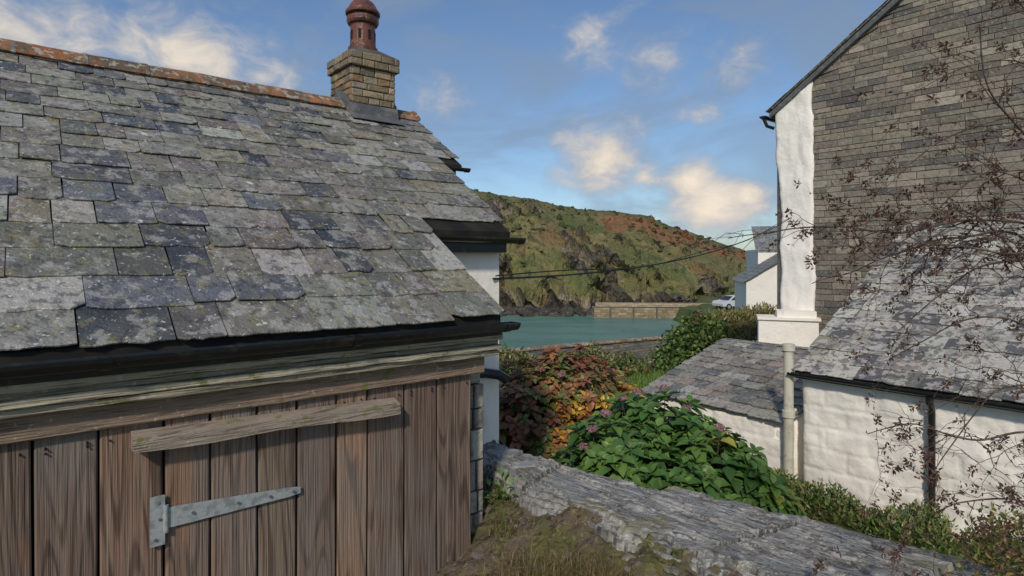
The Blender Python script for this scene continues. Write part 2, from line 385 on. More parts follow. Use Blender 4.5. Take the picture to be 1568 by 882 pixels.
# chimney
def chim():
    mb=MB(); pb=[(.25,.17,.09),(.30,.18,.095),(.21,.16,.10),(.26,.13,.08),(.13,.11,.085),(.33,.26,.16),(.24,.21,.15)]
    s0,s1,t0,t1=.21,.63,2.40,2.84; z0,z1=1.12,1.69
    def ring(s0,s1,t0,t1,z0,h,chh=(.058,.066)):
        blocks(mb,H(s0,t0,z0),U,-V,s1-s0,h,chh,(.10,.21),pb,.006,.007,depth=.03)
        blocks(mb,H(s0,t1,z0),-V,-U,t1-t0,h,chh,(.10,.21),pb,.006,.007,depth=.03)
        blocks(mb,H(s1,t0,z0),V,U,t1-t0,h,chh,(.10,.21),pb,.006,.007,depth=.03)
        blocks(mb,H(s1,t1,z0),-U,V,s1-s0,h,chh,(.10,.21),pb,.006,.007,depth=.03)
    ring(s0,s1,t0,t1,z0,z1-z0)
    pb=[(.22,.18,.12),(.26,.20,.13),(.17,.145,.11)]
    ring(s0-.028,s1+.028,t0-.028,t1+.028,1.69,.13)
    mb.build('chimney_bricks',M['brick'],cot)
    mb=MB(); fbox(mb,H,s0+.012,s1-.012,t0+.012,t1-.012,.9,1.80); fbox(mb,H,s0-.014,s1+.014,t0-.014,t1+.014,1.695,1.825)
    a=[H(s,t,1.822) for s,t in [(s0-.02,t0-.02),(s1+.02,t0-.02),(s1+.02,t1+.02),(s0-.02,t1+.02)]]
    b=[H(s,t,1.90) for s,t in [(s0+.1,t0+.1),(s1-.1,t0+.1),(s1-.1,t1-.1),(s0+.1,t1-.1)]]
    mb.add(a+b,[(0,1,5,4),(1,2,6,5),(2,3,7,6),(3,0,4,7),(4,5,6,7)])
    mb.build('chimney_mortar',M['mortar'],cot)
    mb=MB()
    c=H(.42,2.62,0)
    prof=[(.135,1.88),(.135,1.93),(.118,1.94),(.112,2.10),(.112,2.14),(.135,2.15),(.145,2.17),(.145,2.21),(.125,2.22),(.12,2.235),(.155,2.24),(.158,2.26),(.13,2.30),(.125,2.31),(.10,2.35),(.06,2.38),(0.001,2.392)]
    n=24; vs=[];fs=[]
    for r,z in prof:
        for j in range(n): t=2*math.pi*j/n; vs.append(Vector((c.x+r*math.cos(t),c.y+r*math.sin(t),z)))
    for i in range(len(prof)-1):
        for j in range(n): a=i*n+j;b=i*n+(j+1)%n; fs.append((a,b,b+n,a+n))
    mb.add(vs,fs); mb.build('chimney_pot',M['pot'],cot,False)
    mb=MB()
    for k in range(8):
        t=2*math.pi*k/8; d=Vector((math.cos(t),math.sin(t),0)); q=Vector((-d.y,d.x,0)); p=c+d*.104
        vs=[p+q*a+d*b+Z*z for z in (1.99,2.08) for b in (0,.012) for a in (-.012,.012)]
        mb.add(vs,[(0,2,3,1),(4,5,7,6),(0,1,5,4),(2,6,7,3),(0,4,6,2),(1,3,7,5)])
    mb.build('cowl_vents',M['dark'],cot)
    mb=MB()
    zf=ze+tp*t0
    vs=[H(s0-.02,t0-.016,zf+.12),H(s1+.02,t0-.016,zf+.12),H(s1+.03,t0-.02,zf+.03),H(s0-.03,t0-.02,zf+.03),H(s1+.06,t0-.13,zf-.040),H(s0-.05,t0-.13,zf-.040)]
    mb.add(vs,[(0,1,2,3),(3,2,4,5)])
    for ss,sg in ((s0,-1),(s1,1)):
        vs=[H(ss+sg*.016,t0-.01,zf+.15),H(ss+sg*.016,t0-.01,zf+.02),H(ss+sg*.016,2.6,zr+.02),H(ss+sg*.016,2.6,zr+.14),H(ss+sg*.016,t1,zr+.10),H(ss+sg*.016,t1,zr-.12)]
        mb.add(vs,[(0,1,2,3),(3,2,5,4)])
    mb.build('lead_flashing',M['lead'],cot)
chim()
# ================================================================= SLATE TOPPED WALL (foreground)
gwall=empty('slate_topped_wall')
Fe=[(-.25,4.55),(-.05,4.3),(.4,3.92),(1.0,3.5),(1.44,3.18),(1.95,2.8),(2.6,2.3),(3.4,1.7),(5,.4)]
Ne=[(-.55,4.3),(-.3,4.05),(.02,3.5),(.4,3.1),(.75,2.72),(1.05,2.42),(1.6,1.85),(2.3,1.2),(3.8,-.1)]
def edge(tab,f):
    x=f*(len(tab)-1); i=min(int(x),len(tab)-2); t=x-i
    p0=tab[max(i-1,0)];p1=tab[i];p2=tab[i+1];p3=tab[min(i+2,len(tab)-1)]
    cr=lambda a,b,c,d: .5*((2*b)+(c-a)*t+(2*a-5*b+4*c-d)*t*t+(3*b-a-3*c+d)*t**3)
    return Vector((cr(p0[0],p1[0],p2[0],p3[0]),cr(p0[1],p1[1],p2[1],p3[1]),0))
mb=MB(); na,nb=620,70; vs=[];fs=[];cs=[]
joints=[.13,.245,.37,.52,.66,.8]
for i in range(na+1):
    f=i/na; a=edge(Fe,f); b=edge(Ne,f); wd=(a-b).length; L=f*8.5
    ra=.05*math.floor(3*fbm(f*12,1.3,0,2))/3+.015*fbm(f*90,8); rb=.08*math.floor(3*fbm(f*13,4.1,0,2))/3+.02*fbm(f*80,9)
    dirn=(a-b).normalized()
    for j in range(nb+1):
        g=j/nb
        ji=sum(1 for k,jn in enumerate(joints) if f>jn+.03*(g-.5)*math.cos(k*2.1))
        p=b.lerp(a,g)
        p+=dirn*((ra*max(0,g-.6)*2.5)-(rb*max(0,.4-g)*2.5))
        q=g*wd
        z=-1.352+.006*fbm(L*.6,q*1.5)+.011*math.sin(ji*2.3)+.014*(g-.5)*math.cos(ji*1.9)
        for m,(th_,sx,sy,hh) in enumerate([(.14,.7,3.2,.009),(.03,.5,4.5,.008),(.26,1.1,5.5,.007),(.1,.9,9,.005)]):
            if fbm(L*sx+m*7+ji*3,q*sy,m*5,3)>th_: z+=hh
        dmin=9
        for k,jn in enumerate(joints):
            dmin=min(dmin,abs(f-jn-.03*(g-.5)*math.cos(k*2.1)-.002*fbm(g*6,k))*8.5)
        if dmin<.009: z-=.025
        low=.13+.14*fbm(L*1.3,77,0,3)
        if g<low: z-=.020
        if g<low*.5: z-=.018
        if g>.95+.05*fbm(L*2,33): z-=.015
        if j==0 or j==nb: z-=.10
        vs.append((p.x,p.y,z)); cs.append((L+ji*5.3,q,z,1))
for i in range(na):
    for j in range(nb):
        a=i*(nb+1)+j; fs.append((a,a+nb+1,a+nb+2,a+1))
mb.v=vs; mb.f=fs; mb.c=cs; mb.build('slate_coping',M['coping'],gwall,False)
mb=MB(); n=60; vs=[]
for i in range(n+1):
    f=i/n; a=edge(Fe,f); b=edge(Ne,f); d=(a-b).normalized()
    for p,z in ((b+d*.06,-3.2),(b+d*.06,-1.42),(a-d*.06,-1.42),(a-d*.06,-3.2)): vs.append((p.x,p.y,z))
mb.add(vs,[(i*4+j,i*4+4+j,i*4+5+j,i*4+1+j) for i in range(n) for j in range(3)]+[(0,1,2,3)])
mb.build('wall_body',M['stone'],gwall)
mb=MB()
for (x,y,z,r,rot) in [(-.06,4.1,-1.322,.11,.3),(-.2,3.95,-1.334,.10,2.0),(.08,3.88,-1.326,.08,1.2)]:
    n=9; top=[];bot=[]
    for k in range(n):
        t=2*math.pi*k/n+rot; rr=r*R.uniform(.7,1.15)
        top.append((x+rr*math.cos(t)*1.3,y+rr*math.sin(t)*.7,z)); bot.append((x+rr*math.cos(t)*1.32,y+rr*math.sin(t)*.72,z-.018))
    mb.add(top+bot,[tuple(range(n))]+[(k,n+k,n+(k+1)%n,(k+1)%n) for k in range(n)])
mb.build('loose_slates',M['slab'],gwall)
# ================================================================= BANK
def bankz(x,y,b):
    return -1.42-.22*b-.10*min(1,b*3)+.05*fbm(x*3,y*3,2)+.03*fbm(x*10,y*10,5)
mb=MB(); na,nb=170,130; vs=[];fs=[]
for i in range(na+1):
    f=i/na; b0=edge(Ne,f); d=Vector((-.72,-.69,0))
    for j in range(nb+1):
        g=(j/nb)**1.6*6-.08; p=b0+d*g; vs.append((p.x,p.y,bankz(p.x,p.y,g)))
for i in range(na):
    for j in range(nb):
        a=i*(nb+1)+j; fs.append((a,a+nb+1,a+nb+2,a+1))
mb.add(vs,fs); mb.build('earth_bank',M['earth'],None,True)
# ================================================================= TERRAIN
tl=[(-50,-2.8),(7,-2.78),(11,-2.5),(16,-3.0),(22,-4.1),(30,-5.4),(45,-9),(60,-13),(200,-15)]
tr_=[(-50,-2.8),(7,-2.75),(11,-2.5),(16,-2.8),(22,-3.4),(40,-4.6),(65,-5.75),(100,-8.2),(125,-9.4),(170,-8),(260,-2)]
def gz(x,y):
    yy=max(1,y); k=sm(-.5,1,(x-.285*yy)/(.03*yy+.6)); 
    return lerp(interp(tl,y),interp(tr_,y),k)+.10*fbm(x*.4,y*.4)+(.04*fbm(x*2,y*2) if y<40 else .35*fbm(x*.1,y*.1))
mb=MB(); xs=[];ys=[]
v=-90
while v<240: xs.append(v); v+= .35 if -4<v<14 else (1.0 if -20<v<60 else 5)
v=-60
while v<262: ys.append(v); v+= .35 if 3<v<26 else (1.0 if -5<v<90 else 5)
vs=[(x,y,gz(x,y)) for x in xs for y in ys]; ny=len(ys)
mb.add(vs,[(i*ny+j,(i+1)*ny+j,(i+1)*ny+j+1,i*ny+j+1) for i in range(len(xs)-1) for j in range(ny-1)])
mb.build('ground',M['ground'],None,True)
# ================================================================= SEA
mb=MB(); mb.add([(-4000,-500,-12),(4000,-500,-12),(4000,6000,-12),(-4000,6000,-12)],[(0,1,2,3)])
M['sea']=surf('sea_water',(.085,.195,.15),[dict(s=.05,st=(1,3,1),lo=.4,hi=.65,c=(.14,.26,.20),f=.8)],[(.35,.35,(1,2.2,1)),(1.8,.16,(1,2,1))],rough=.28,spec=.4)
mb.build('sea',M['sea'])
# ================================================================= HEADLAND
ridge=[(-160,30),(-60,29),(-17,26.5),(-6,24.5),(8,22.5),(16.5,20.7),(29,18.5),(42,17.5),(51.5,16),(66.5,10.5),(79,6),(94,1.5),(120,-2),(200,-4)]
mb=MB(); na,nb=420,190; vs=[];cs=[]
def ga(a,b,ca,cb,wa,wb): return math.exp(-((a-ca)/wa)**2-((b-cb)/wb)**2)
for i in range(na+1):
    X=lerp(-110,150,i/na)
    for j in range(nb+1):
        f=j/nb*1.2
        sy=136+4*fbm(X*.03,2)+ 3*fbm(X*.12,7)-.05*min(0,X)
        rz=interp(ridge,X)+.8*fbm(X*.09,3)+.25*fbm(X*.7,5)
        fr=min(f,1); Y=lerp(sy,230,fr)+(f-1)*160*(f>1)
        a=X*lerp(.6,1,fr)
        g=.80*fr**.8+.20*sm(0,.22,fr)
        b=g*38
        h=-13+(rz+13)*g
        if f>1: h=rz-2*(f-1)*8
        env=sm(0,.06,fr)*(1-sm(.85,1.0,fr))
        qs=(a*.75+b*.66); qr=(-a*.66+b*.75)
        strat=1-abs(fbm(qs*.20,qr*.05,4,4))*2.2
        blk=fbm(a*.16,b*.16,9,5)
        rk=fbm(a*.055,b*.085,21,4)*1.0+.72*ga(a,b,19,18,10,9)+.55*ga(a,b,2,29,11,4)+.35*ga(a,b,40,8,20,3)+.3*ga(a,b,-5,12,14,5)-.5*ga(a,b,46,22,24,10)-.35*ga(a,b,8,18,6,5)-.16
        rk=max(rk,.9*(1-sm(2.5,7,b+3*blk)))
        n1=fbm(a*.1,b*.18,20,4); n2=fbm(a*.4,b*.6,33,4); n4=fbm(a*1.1,b*1.3,13,3)
        rm=sm(.12,.40,rk+.30*blk+.25*(strat-.5)+.14*n2)
        h+=env*(blk*1.6+rm*((strat-.4)*3.0)+fbm(a*.5,b*.5,2)*.7)
        Y2=Y+env*(blk*4-rm*strat*5)
        grass=mixc((.145,.135,.05),(.225,.19,.075),sm(-.4,.5,n1+.5*n2))
        grass=mixc(grass,(.095,.125,.038),sm(-.1,.35,fbm(a*.07,b*.12,31)+.3*n2)*.85)
        rkc=mixc((.27,.225,.17),(.08,.07,.06),sm(.3,.85,strat+.35*n2+.2*n4))
        rkc=mixc(rkc,(.42,.34,.23),sm(.1,.5,n2+.4*n4)*sm(.35,.0,strat-.4)*.7)
        rkc=mixc(rkc,grass,sm(.0,.35,n1+n4*.5)*.45)
        c=mixc(grass,rkc,rm*.95)
        bc=1.25*math.exp(-((fr-(.72+.0008*(a-50)))/.17)**2)*sm(20,36,a)*(1-sm(80,92,a))
        br=sm(.45,.85,bc+.6*fbm(a*.11,b*.18,41)+.25*n2); c=mixc(c,(.27,.105,.05),br*.75)
        br2=sm(.15,.5,fbm(a*.07+9,b*.11,55)+.2*n2)*sm(8,14,b)*(1-rm); c=mixc(c,(.23,.12,.058),br2*.55)
        c=mixc(c,(.05,.06,.025),sm(.22,.5,n2+.3*n1+.3*n4)*.7*(1-rm))
        if b<5: c=mixc((.035,.03,.027),c,sm(2.2,5,b+1.5*n2))
        c=mixc(c,(.085,.08,.04),sm(.93,.985,fr)*.7)
        vs.append((a,Y2,h)); cs.append((*[max(.005,k) for k in c],1))
mb.v=vs; mb.c=cs; mb.f=[(i*(nb+1)+j,(i+1)*(nb+1)+j,(i+1)*(nb+1)+j+1,i*(nb+1)+j+1) for i in range(na) for j in range(nb)]
M['hill']=surf('headland',None,[dict(s=.5,lo=.54,hi=.66,c=(.055,.055,.028),f=.5),dict(s=1.2,lo=.55,hi=.68,c=(.30,.25,.15),f=.3)],[(.3,1.0),(1.1,.6)],rough=.95)
mb.build('headland_hill',M['hill'],None,False)
mb=MB()
for i in range(260):
    x=R.uniform(-25,46); rock(mb,(x,R.uniform(124,137),-12.3+R.uniform(0,.7)),R.uniform(.4,1.9),jit((.06,.053,.047),.4))
mb.build('shore_rocks',M['hill'])
# bushes dotted over the headland
mb=MB()
for i in range(420):
    a=R.uniform(-30,85); fr=R.uniform(.35,1.0); X=a/lerp(.6,1,fr); rz=interp(ridge,X); g=.80*fr**.8+.20; Y=lerp(136,230,fr)
    if fbm(a*.05,fr*4,70)<-.05: continue
    rock(mb,(a,Y,-13+(rz+13)*g),R.uniform(.4,1.1),jit((.05,.06,.022),.35),n=6,m=4)
mb.build('headland_scrub',M['hill'])
# ================================================================= QUAY
q=empty('harbour_quay'); mb=MB()
A0=Vector((16.6,121,-13)); A1=Vector((40.5,119,-13)); A=(A1-A0).normalized(); Nq=Vector((A.y,-A.x,0))
pq=[(.30,.23,.13),(.36,.28,.17),(.25,.19,.11),(.34,.29,.20)]
blocks(mb,A0,A,Nq,(A1-A0).length,3.0,(.35,.55),(.6,1.6),pq,.05,.04,depth=.3)
blocks(mb,A0+Vector((0,4,0)),-Vector((0,1,0)),Vector((-1,0,0)),4,3.0,(.35,.55),(.6,1.6),pq,.05,.04,depth=.3)
B=A0-Nq*2.6+A*.3+Z*3.0
blocks(mb,B,A,Nq,(A1-A0).length,.85,(.3,.4),(.6,1.4),[(.44,.36,.24),(.38,.31,.20)],.04,.03,depth=.5)
mb.build('quay_stones',M['stone'],q)
mb=MB()
def obox(mb,o,A,Bv,l,w,h,col=(1,1,1)):
    vs=[o+A*a+Bv*b+Z*c for c in (0,h) for b in (0,w) for a in (0,l)]
    mb.add(vs,[(0,2,3,1),(4,5,7,6),(0,1,5,4),(2,6,7,3),(0,4,6,2),(1,3,7,5)],col)
obox(mb,A0+A*.1-Nq*.15-Z*1,A,-Nq,(A1-A0).length,4,3.95); obox(mb,B-Nq*.1,A,-Nq,(A1-A0).length,.8,.82)
for k in range(5): obox(mb,A0+A*(3+k*4.6)+Nq*.02+Z*.2,A,Nq,.3,.25,2.9)
mb.build('quay_core',M['mortar'],q)
# ================================================================= RIGHT STONE HOUSE
sh=empty('stone_house'); GO=Vector((6.27,9.36,0)); G=FR(GO)
tpg=.70
roofz=lambda t: 2.69+(2.22-t)*tpg
PK=-3.2
palg=[(.22,.195,.155)]*5+[(.275,.24,.19)]*3+[(.175,.155,.13)]*4+[(.12,.115,.105)]*2+[(.34,.30,.24)]
mb=MB()
L=1.57-PK+1.0
clipf=lambda x: roofz(1.57-x if 1.57-x>PK else 2*PK-(1.57-x))+3.2-.02
blocks(mb,G(-.0,1.57,-3.2),-V,-U,L,9.5,(.075,.13),(.18,.55),palg,.012,.0065,clip=clipf,depth=.05,cj=.2)
mb.build('gable_stones',M['stone'],sh)
mb=MB()
pr=[(2.20,-3.2)]+[(2.20,roofz(2.20)-.03),(PK,roofz(PK)-.03),(-5.5,roofz(2*PK+5.5)-.03),(-5.5,-3.2)]
n=len(pr); vs=[G(.012,t,z) for t,z in pr]+[G(6,t,z) for t,z in pr]
mb.add(vs,[(j,(j+1)%n,n+(j+1)%n,n+j) for j in range(n)]+[tuple(range(n-1,-1,-1)),tuple(range(n,2*n))])
mb.build('house_body',M['mortar'],sh)
def rsheet(mb,P,a0,a1,z0,z1f,nrm,thick,na=30,nz_=60,amp=.02,edge0=None,edge1=None,courses=0):
    vs=[]
    for i in range(na+1):
        for j in range(nz_+1):
            f=i/na;g=j/nz_
            a=lerp(a0,a1,f); zt=z1f(a); z=lerp(z0,zt,g)
            if edge0: a=lerp(edge0(z),edge1(z),f)
            w=amp*(fbm(a*1.8,z*1.8,3)+.5*fbm(a*6,z*6,8))
            if courses:
                zz=z/courses+.15*fbm(a*.8,z*.5,5); rr=math.floor(zz); xx=a/.42+rr*.37+.2*math.sin(rr*7)
                dz=min(zz-rr,1-zz+rr)*courses; dx=min(xx-math.floor(xx),1-xx+math.floor(xx))*.42
                dd=min(dz,dx); w+= -.009*(1-sm(.0,.03,dd))+.009*mn.noise(Vector((rr*3.3,math.floor(xx)*2.1,1)))
            e=min(f,1-f)*(abs(a1-a0)); rnd=0 if e>.06 else (.06-e)**2*9
            vs.append(P(a,z)+nrm*(thick+w-rnd))
    fs=[(i*(nz_+1)+j,(i+1)*(nz_+1)+j,(i+1)*(nz_+1)+j+1,i*(nz_+1)+j+1) for i in range(na) for j in range(nz_)]
    b=len(vs)
    for j in range(nz_+1): vs.append(vs[j]-nrm*(thick+.03))
    for j in range(nz_+1): vs.append(vs[na*(nz_+1)+j]-nrm*(thick+.03))
    for j in range(nz_):
        fs.append((b+j,j,j+1,b+j+1)); k=na*(nz_+1); c=b+nz_+1; fs.append((k+j,c+j,c+j+1,k+j+1))
    mb.add(vs,fs)
mb=MB()
rsheet(mb,lambda a,z:G(0,a,z),2.22,1.56,-3.2,lambda a:roofz(a)-.04,-U,.05,24,90,.03,
   lambda z:2.22-.10*sm(2.4,.8,z)+.03*mn.noise(Vector((z*2,0,0))),lambda z:1.54+.05*mn.noise(Vector((z*1.6,5,0)))+.02*mn.noise(Vector((z*7,5,0)))-.04*sm(1.5,-1,z))
mb.build('white_corner',M['white'],sh,True)
mb=MB()
P0=Vector((4.33,10.55,-3.2)); BA=Vector((.94,-.34,0)).normalized(); BB=Vector((.34,.94,0)).normalized()
obox(mb,P0,BA,BB,.95,.5,2.12)
obox(mb,P0+BA*.30+BB*.02+Z*2.1,BA,BB,.62,.4,.18)
obox(mb,P0+Vector((-.03,-.03,2.123)),BA,BB,1.0,.56,.045)
mb.build('white_buttress',M['white'],sh)
mb=MB()
def rslab(t0,t1,off,th,s0,s1,m):
    vs=[G(s,t,roofz(t)+off+dz) for dz in (0,th) for s in (s0,s1) for t in (t0,t1)]
    m.add(vs,[(0,1,3,2),(4,6,7,5),(0,4,5,1),(2,3,7,6),(0,2,6,4),(1,5,7,3)],(.2,.2,.19))
t=2.34
while t>PK:
    w=R.uniform(.25,.4); t1=max(PK,t-w)
    rslab(t-.004,t1+.004,.075+R.uniform(-.004,.006),.014,-.15+R.uniform(-.01,.01),6.1,mb)
    rslab(t-.006-.1,t1+.004-.1,.050+R.uniform(-.004,.004),.014,-.13+R.uniform(-.008,.008),.3,mb); t=t1
mb.build('verge_slates',M['slate'],sh)
mb=MB(); rslab(2.30,PK,-.06,.10,-.09,6.05,mb); mb.build('verge_mortar',M['lead'],sh)
mb=MB(); zz=roofz(2.34)+.02
gutter(mb,G(-.16,2.40,zz),G(6,2.40,zz),.055); tube(mb,[G(-.10,2.40,zz-.04),G(-.05,2.36,zz-.18),G(.05,2.28,zz-.22)],.03)
mb.build('house_gutter',M['black'],sh)
# ---- lean-to
LO=Vector((3.39,7.0,0)); Lf=FR(LO); D=3.72; tl_=1.82/3.72; zl=-1.29
mb=MB()
slates(mb,Lf(-.10,.08,zl-.03),-V,U,tl_,rowlist((D+.10)*math.sqrt(1+tl_**2),.25,.18),lambda t:(0,6.5),(.17,.34,.15,.26),
 [(.37,.355,.32)]*5+[(.46,.44,.39)]*4+[(.11,.112,.12)]*5+[(.21,.20,.185)]*4+[(.29,.265,.22)]*2,cj=.2,lift=1.4,th=.012)
mb.build('leanto_slates',M['slate_pale'],sh)
mb=MB(); zt=zl+1.82-.04
vs=[Lf(-.09,.06,zl-.04),Lf(-.09,-6.4,zl-.04),Lf(D,-6.4,zt),Lf(D,.06,zt)]; vs+=[v-Z*.06 for v in vs]
mb.add(vs,[(0,1,2,3),(7,6,5,4),(0,4,5,1),(1,5,6,2),(3,2,6,7),(0,3,7,4)]); mb.build('leanto_deck',M['dark'],sh)
mb=MB()
rsheet(mb,lambda a,z:Lf(0,a,z),0.0,-4.2,-3.2,lambda a:zl-.08,-U,.03,190,90,.02,courses=.24)
vs=[Lf(.02,-.01,-3.2),Lf(.02,-6.3,-3.2),Lf(.02,-6.3,zl-.1),Lf(.02,-.01,zl-.1),Lf(D,-.01,-3.2),Lf(D,-6.3,-3.2),Lf(D,-6.3,zt-.1),Lf(D,-.01,zt-.1)]
mb.add(vs,[(0,1,2,3),(4,7,6,5),(0,3,7,4),(1,5,6,2),(3,2,6,7)])
mb.build('leanto_walls',M['white'],sh,True)
mb=MB()
gutter(mb,Lf(-.15,.10,zl-.035),Lf(-.15,-6.3,zl-.05),.04)
tube(mb,[Lf(-.15,-1.3,zl-.07),Lf(-.14,-1.3,zl-.14),Lf(-.08,-1.3,zl-.22),Lf(-.08,-1.3,-2.9)],.033)
for z in (-1.7,-2.2): tube(mb,[Lf(-.08,-1.3,z),Lf(-.08,-1.3,z-.05)],.043)
mb.build('leanto_gutter',M['black'],sh)
mb=MB(); c=Lf(-.08,.13,0)
tube(mb,[(c.x,c.y,-2.9),(c.x,c.y,-1.02)],.055,n=20)
for z in (-1.82,-1.04): tube(mb,[(c.x,c.y,z-.05),(c.x,c.y,z-.045),(c.x,c.y,z+.03),(c.x,c.y,z+.035)],[.056,.072,.072,.056],n=20)
tube(mb,[(c.x,c.y,-1.85),(c.x+.12,c.y+.08,-1.80)],.02)
mb.build('soil_pipe',M['cream'],sh,False)
# ================================================================= OUTBUILDING
ob=empty('outbuilding'); tb=.255; D2=2.28; zo=-1.97
mb=MB()
slates(mb,Lf(-.05,2.37,zo),-V,U,tb,rowlist((D2+.05)*math.sqrt(1+tb*tb),.22,.16),lambda t:(0,2.22),(.16,.34,.14,.26),
 [(.30,.285,.25)]*4+[(.38,.365,.32)]*4+[(.22,.20,.18)]*3+[(.14,.145,.15)]*2+[(.32,.27,.23)]*2,chip=1.6,lift=1.9,th=.018)
slates(mb,Lf(2*D2,.15,zo),V,-U,tb,rowlist((D2+.05)*math.sqrt(1+tb*tb),.22,.18),lambda t:(0,2.22),(.2,.3,.18,.28),[(.20,.19,.165)])
mb.build('outbuilding_slates',M['slate'],ob)
mb=MB()
pr=[(-.0,-3.2),(0,zo-.05),(D2,zo+tb*D2-.05),(2*D2-.1,zo-.05),(2*D2-.1,-3.2)]
n=5; vs=[Lf(s+.04,2.33,z) for s,z in pr]+[Lf(s+.04,.16,z) for s,z in pr]
mb.add(vs,[(j,(j+1)%n,n+(j+1)%n,n+j) for j in range(n)]+[tuple(range(n-1,-1,-1)),tuple(range(n,2*n))])
rsheet(mb,lambda a,z:Lf(.04,a,z),2.33,.16,-3.2,lambda a:zo-.035,-U,.02,90,50,.03,courses=.22)
mb.build('outbuilding_walls',M['white'],ob,True)
# ================================================================= DISTANT COTTAGE
dc=empty('white_cottage'); mb=MB()
pr=[(0,-4.5),(0,-.95),(1.9,.25),(3.8,-.95),(3.8,-4.5)]
Ux=Vector((.97,-.24,0));Vx=Vector((.24,.97,0))
n=5; vs=[Vector((9.75,25,0))+Ux*s+Z*z for s,z in pr]+[Vector((9.75,25,0))+Ux*s+Vx*4+Z*z for s,z in pr]
mb.add(vs,[(j,(j+1)%n,n+(j+1)%n,n+j) for j in range(n)]+[tuple(range(n-1,-1,-1)),tuple(range(n,2*n))])
mb.build('cottage_walls',M['white'],dc)
mb=MB()
o=Vector((9.75,25,0))
slates(mb,o-Ux*.15-Vx*.15+Z*(-1.03),Vx,Ux,.63,rowlist(2.05*1.18,.25,.2),lambda t:(0,4.3),(.25,.4,.2,.35),[(.16,.165,.17),(.2,.2,.19)])
slates(mb,o+Ux*3.95+Vx*4.15+Z*(-1.03),-Vx,-Ux,.63,rowlist(2.05*1.18,.25,.2),lambda t:(0,4.3),(.25,.4,.2,.35),[(.16,.165,.17),(.2,.2,.19)])
mb.build('cottage_slates',M['slate'],dc)
mb=MB(); o=Vector((11.55,28.2,-4))
obox(mb,o,Ux,Vx,3,4,4.4); mb.build('rear_wing',M['white'],dc)
mb=MB(); slates(mb,o-Ux*.15-Vx*.2+Z*4.4,Ux,Vx,.9,rowlist(1.7,.25,.2),lambda t:(0,3.3),(.25,.35,.2,.3),[(.13,.15,.18),(.18,.19,.2)])
mb.build('rear_wing_slates',M['slate'],dc)
# ================================================================= GARDEN WALL
gb=empty('garden_wall'); mb=MB(); a=Vector((-5,19,-6)); b=Vector((8.2,28.3,-6)); A=(b-a).normalized(); Nn=Vector((A.y,-A.x,0)); L=(b-a).length
top=lambda x: 2.60-.30*x/L
blocks(mb,a,A,Nn,L,3,(.09,.14),(.15,.45),[(.17,.165,.16),(.21,.20,.19),(.13,.13,.14),(.25,.22,.18)],.02,.012,clip=top,depth=.1)
mb.build('wall_stones',M['stone'],gb)
mb=MB(); x=0
while x<L:
    w=R.uniform(.3,.5)
    col=jit(R.choice([(.38,.21,.12),(.36,.29,.22),(.42,.33,.24),(.33,.17,.09)]),.2)
    vs=[]
    for xx in (x,x+w-.015):
        for d,zz in ((.07,0),(.07,.05),(0,.085),(-.3,.085),(-.36,.05),(-.36,0)):
            vs.append(a+A*xx+Nn*d+Z*(zz+top(xx)))
    mb.add(vs,[(j,(j+1)%6,6+(j+1)%6,6+j) for j in range(6)]+[(5,4,3,2,1,0),(6,7,8,9,10,11)],col); x+=w
mb.build('wall_coping',M['terra'],gb)
mb=MB(); obox(mb,a-Nn*.05,A,-Nn,L,.28,2.28); mb.build('wall_core',M['mortar'],gb)
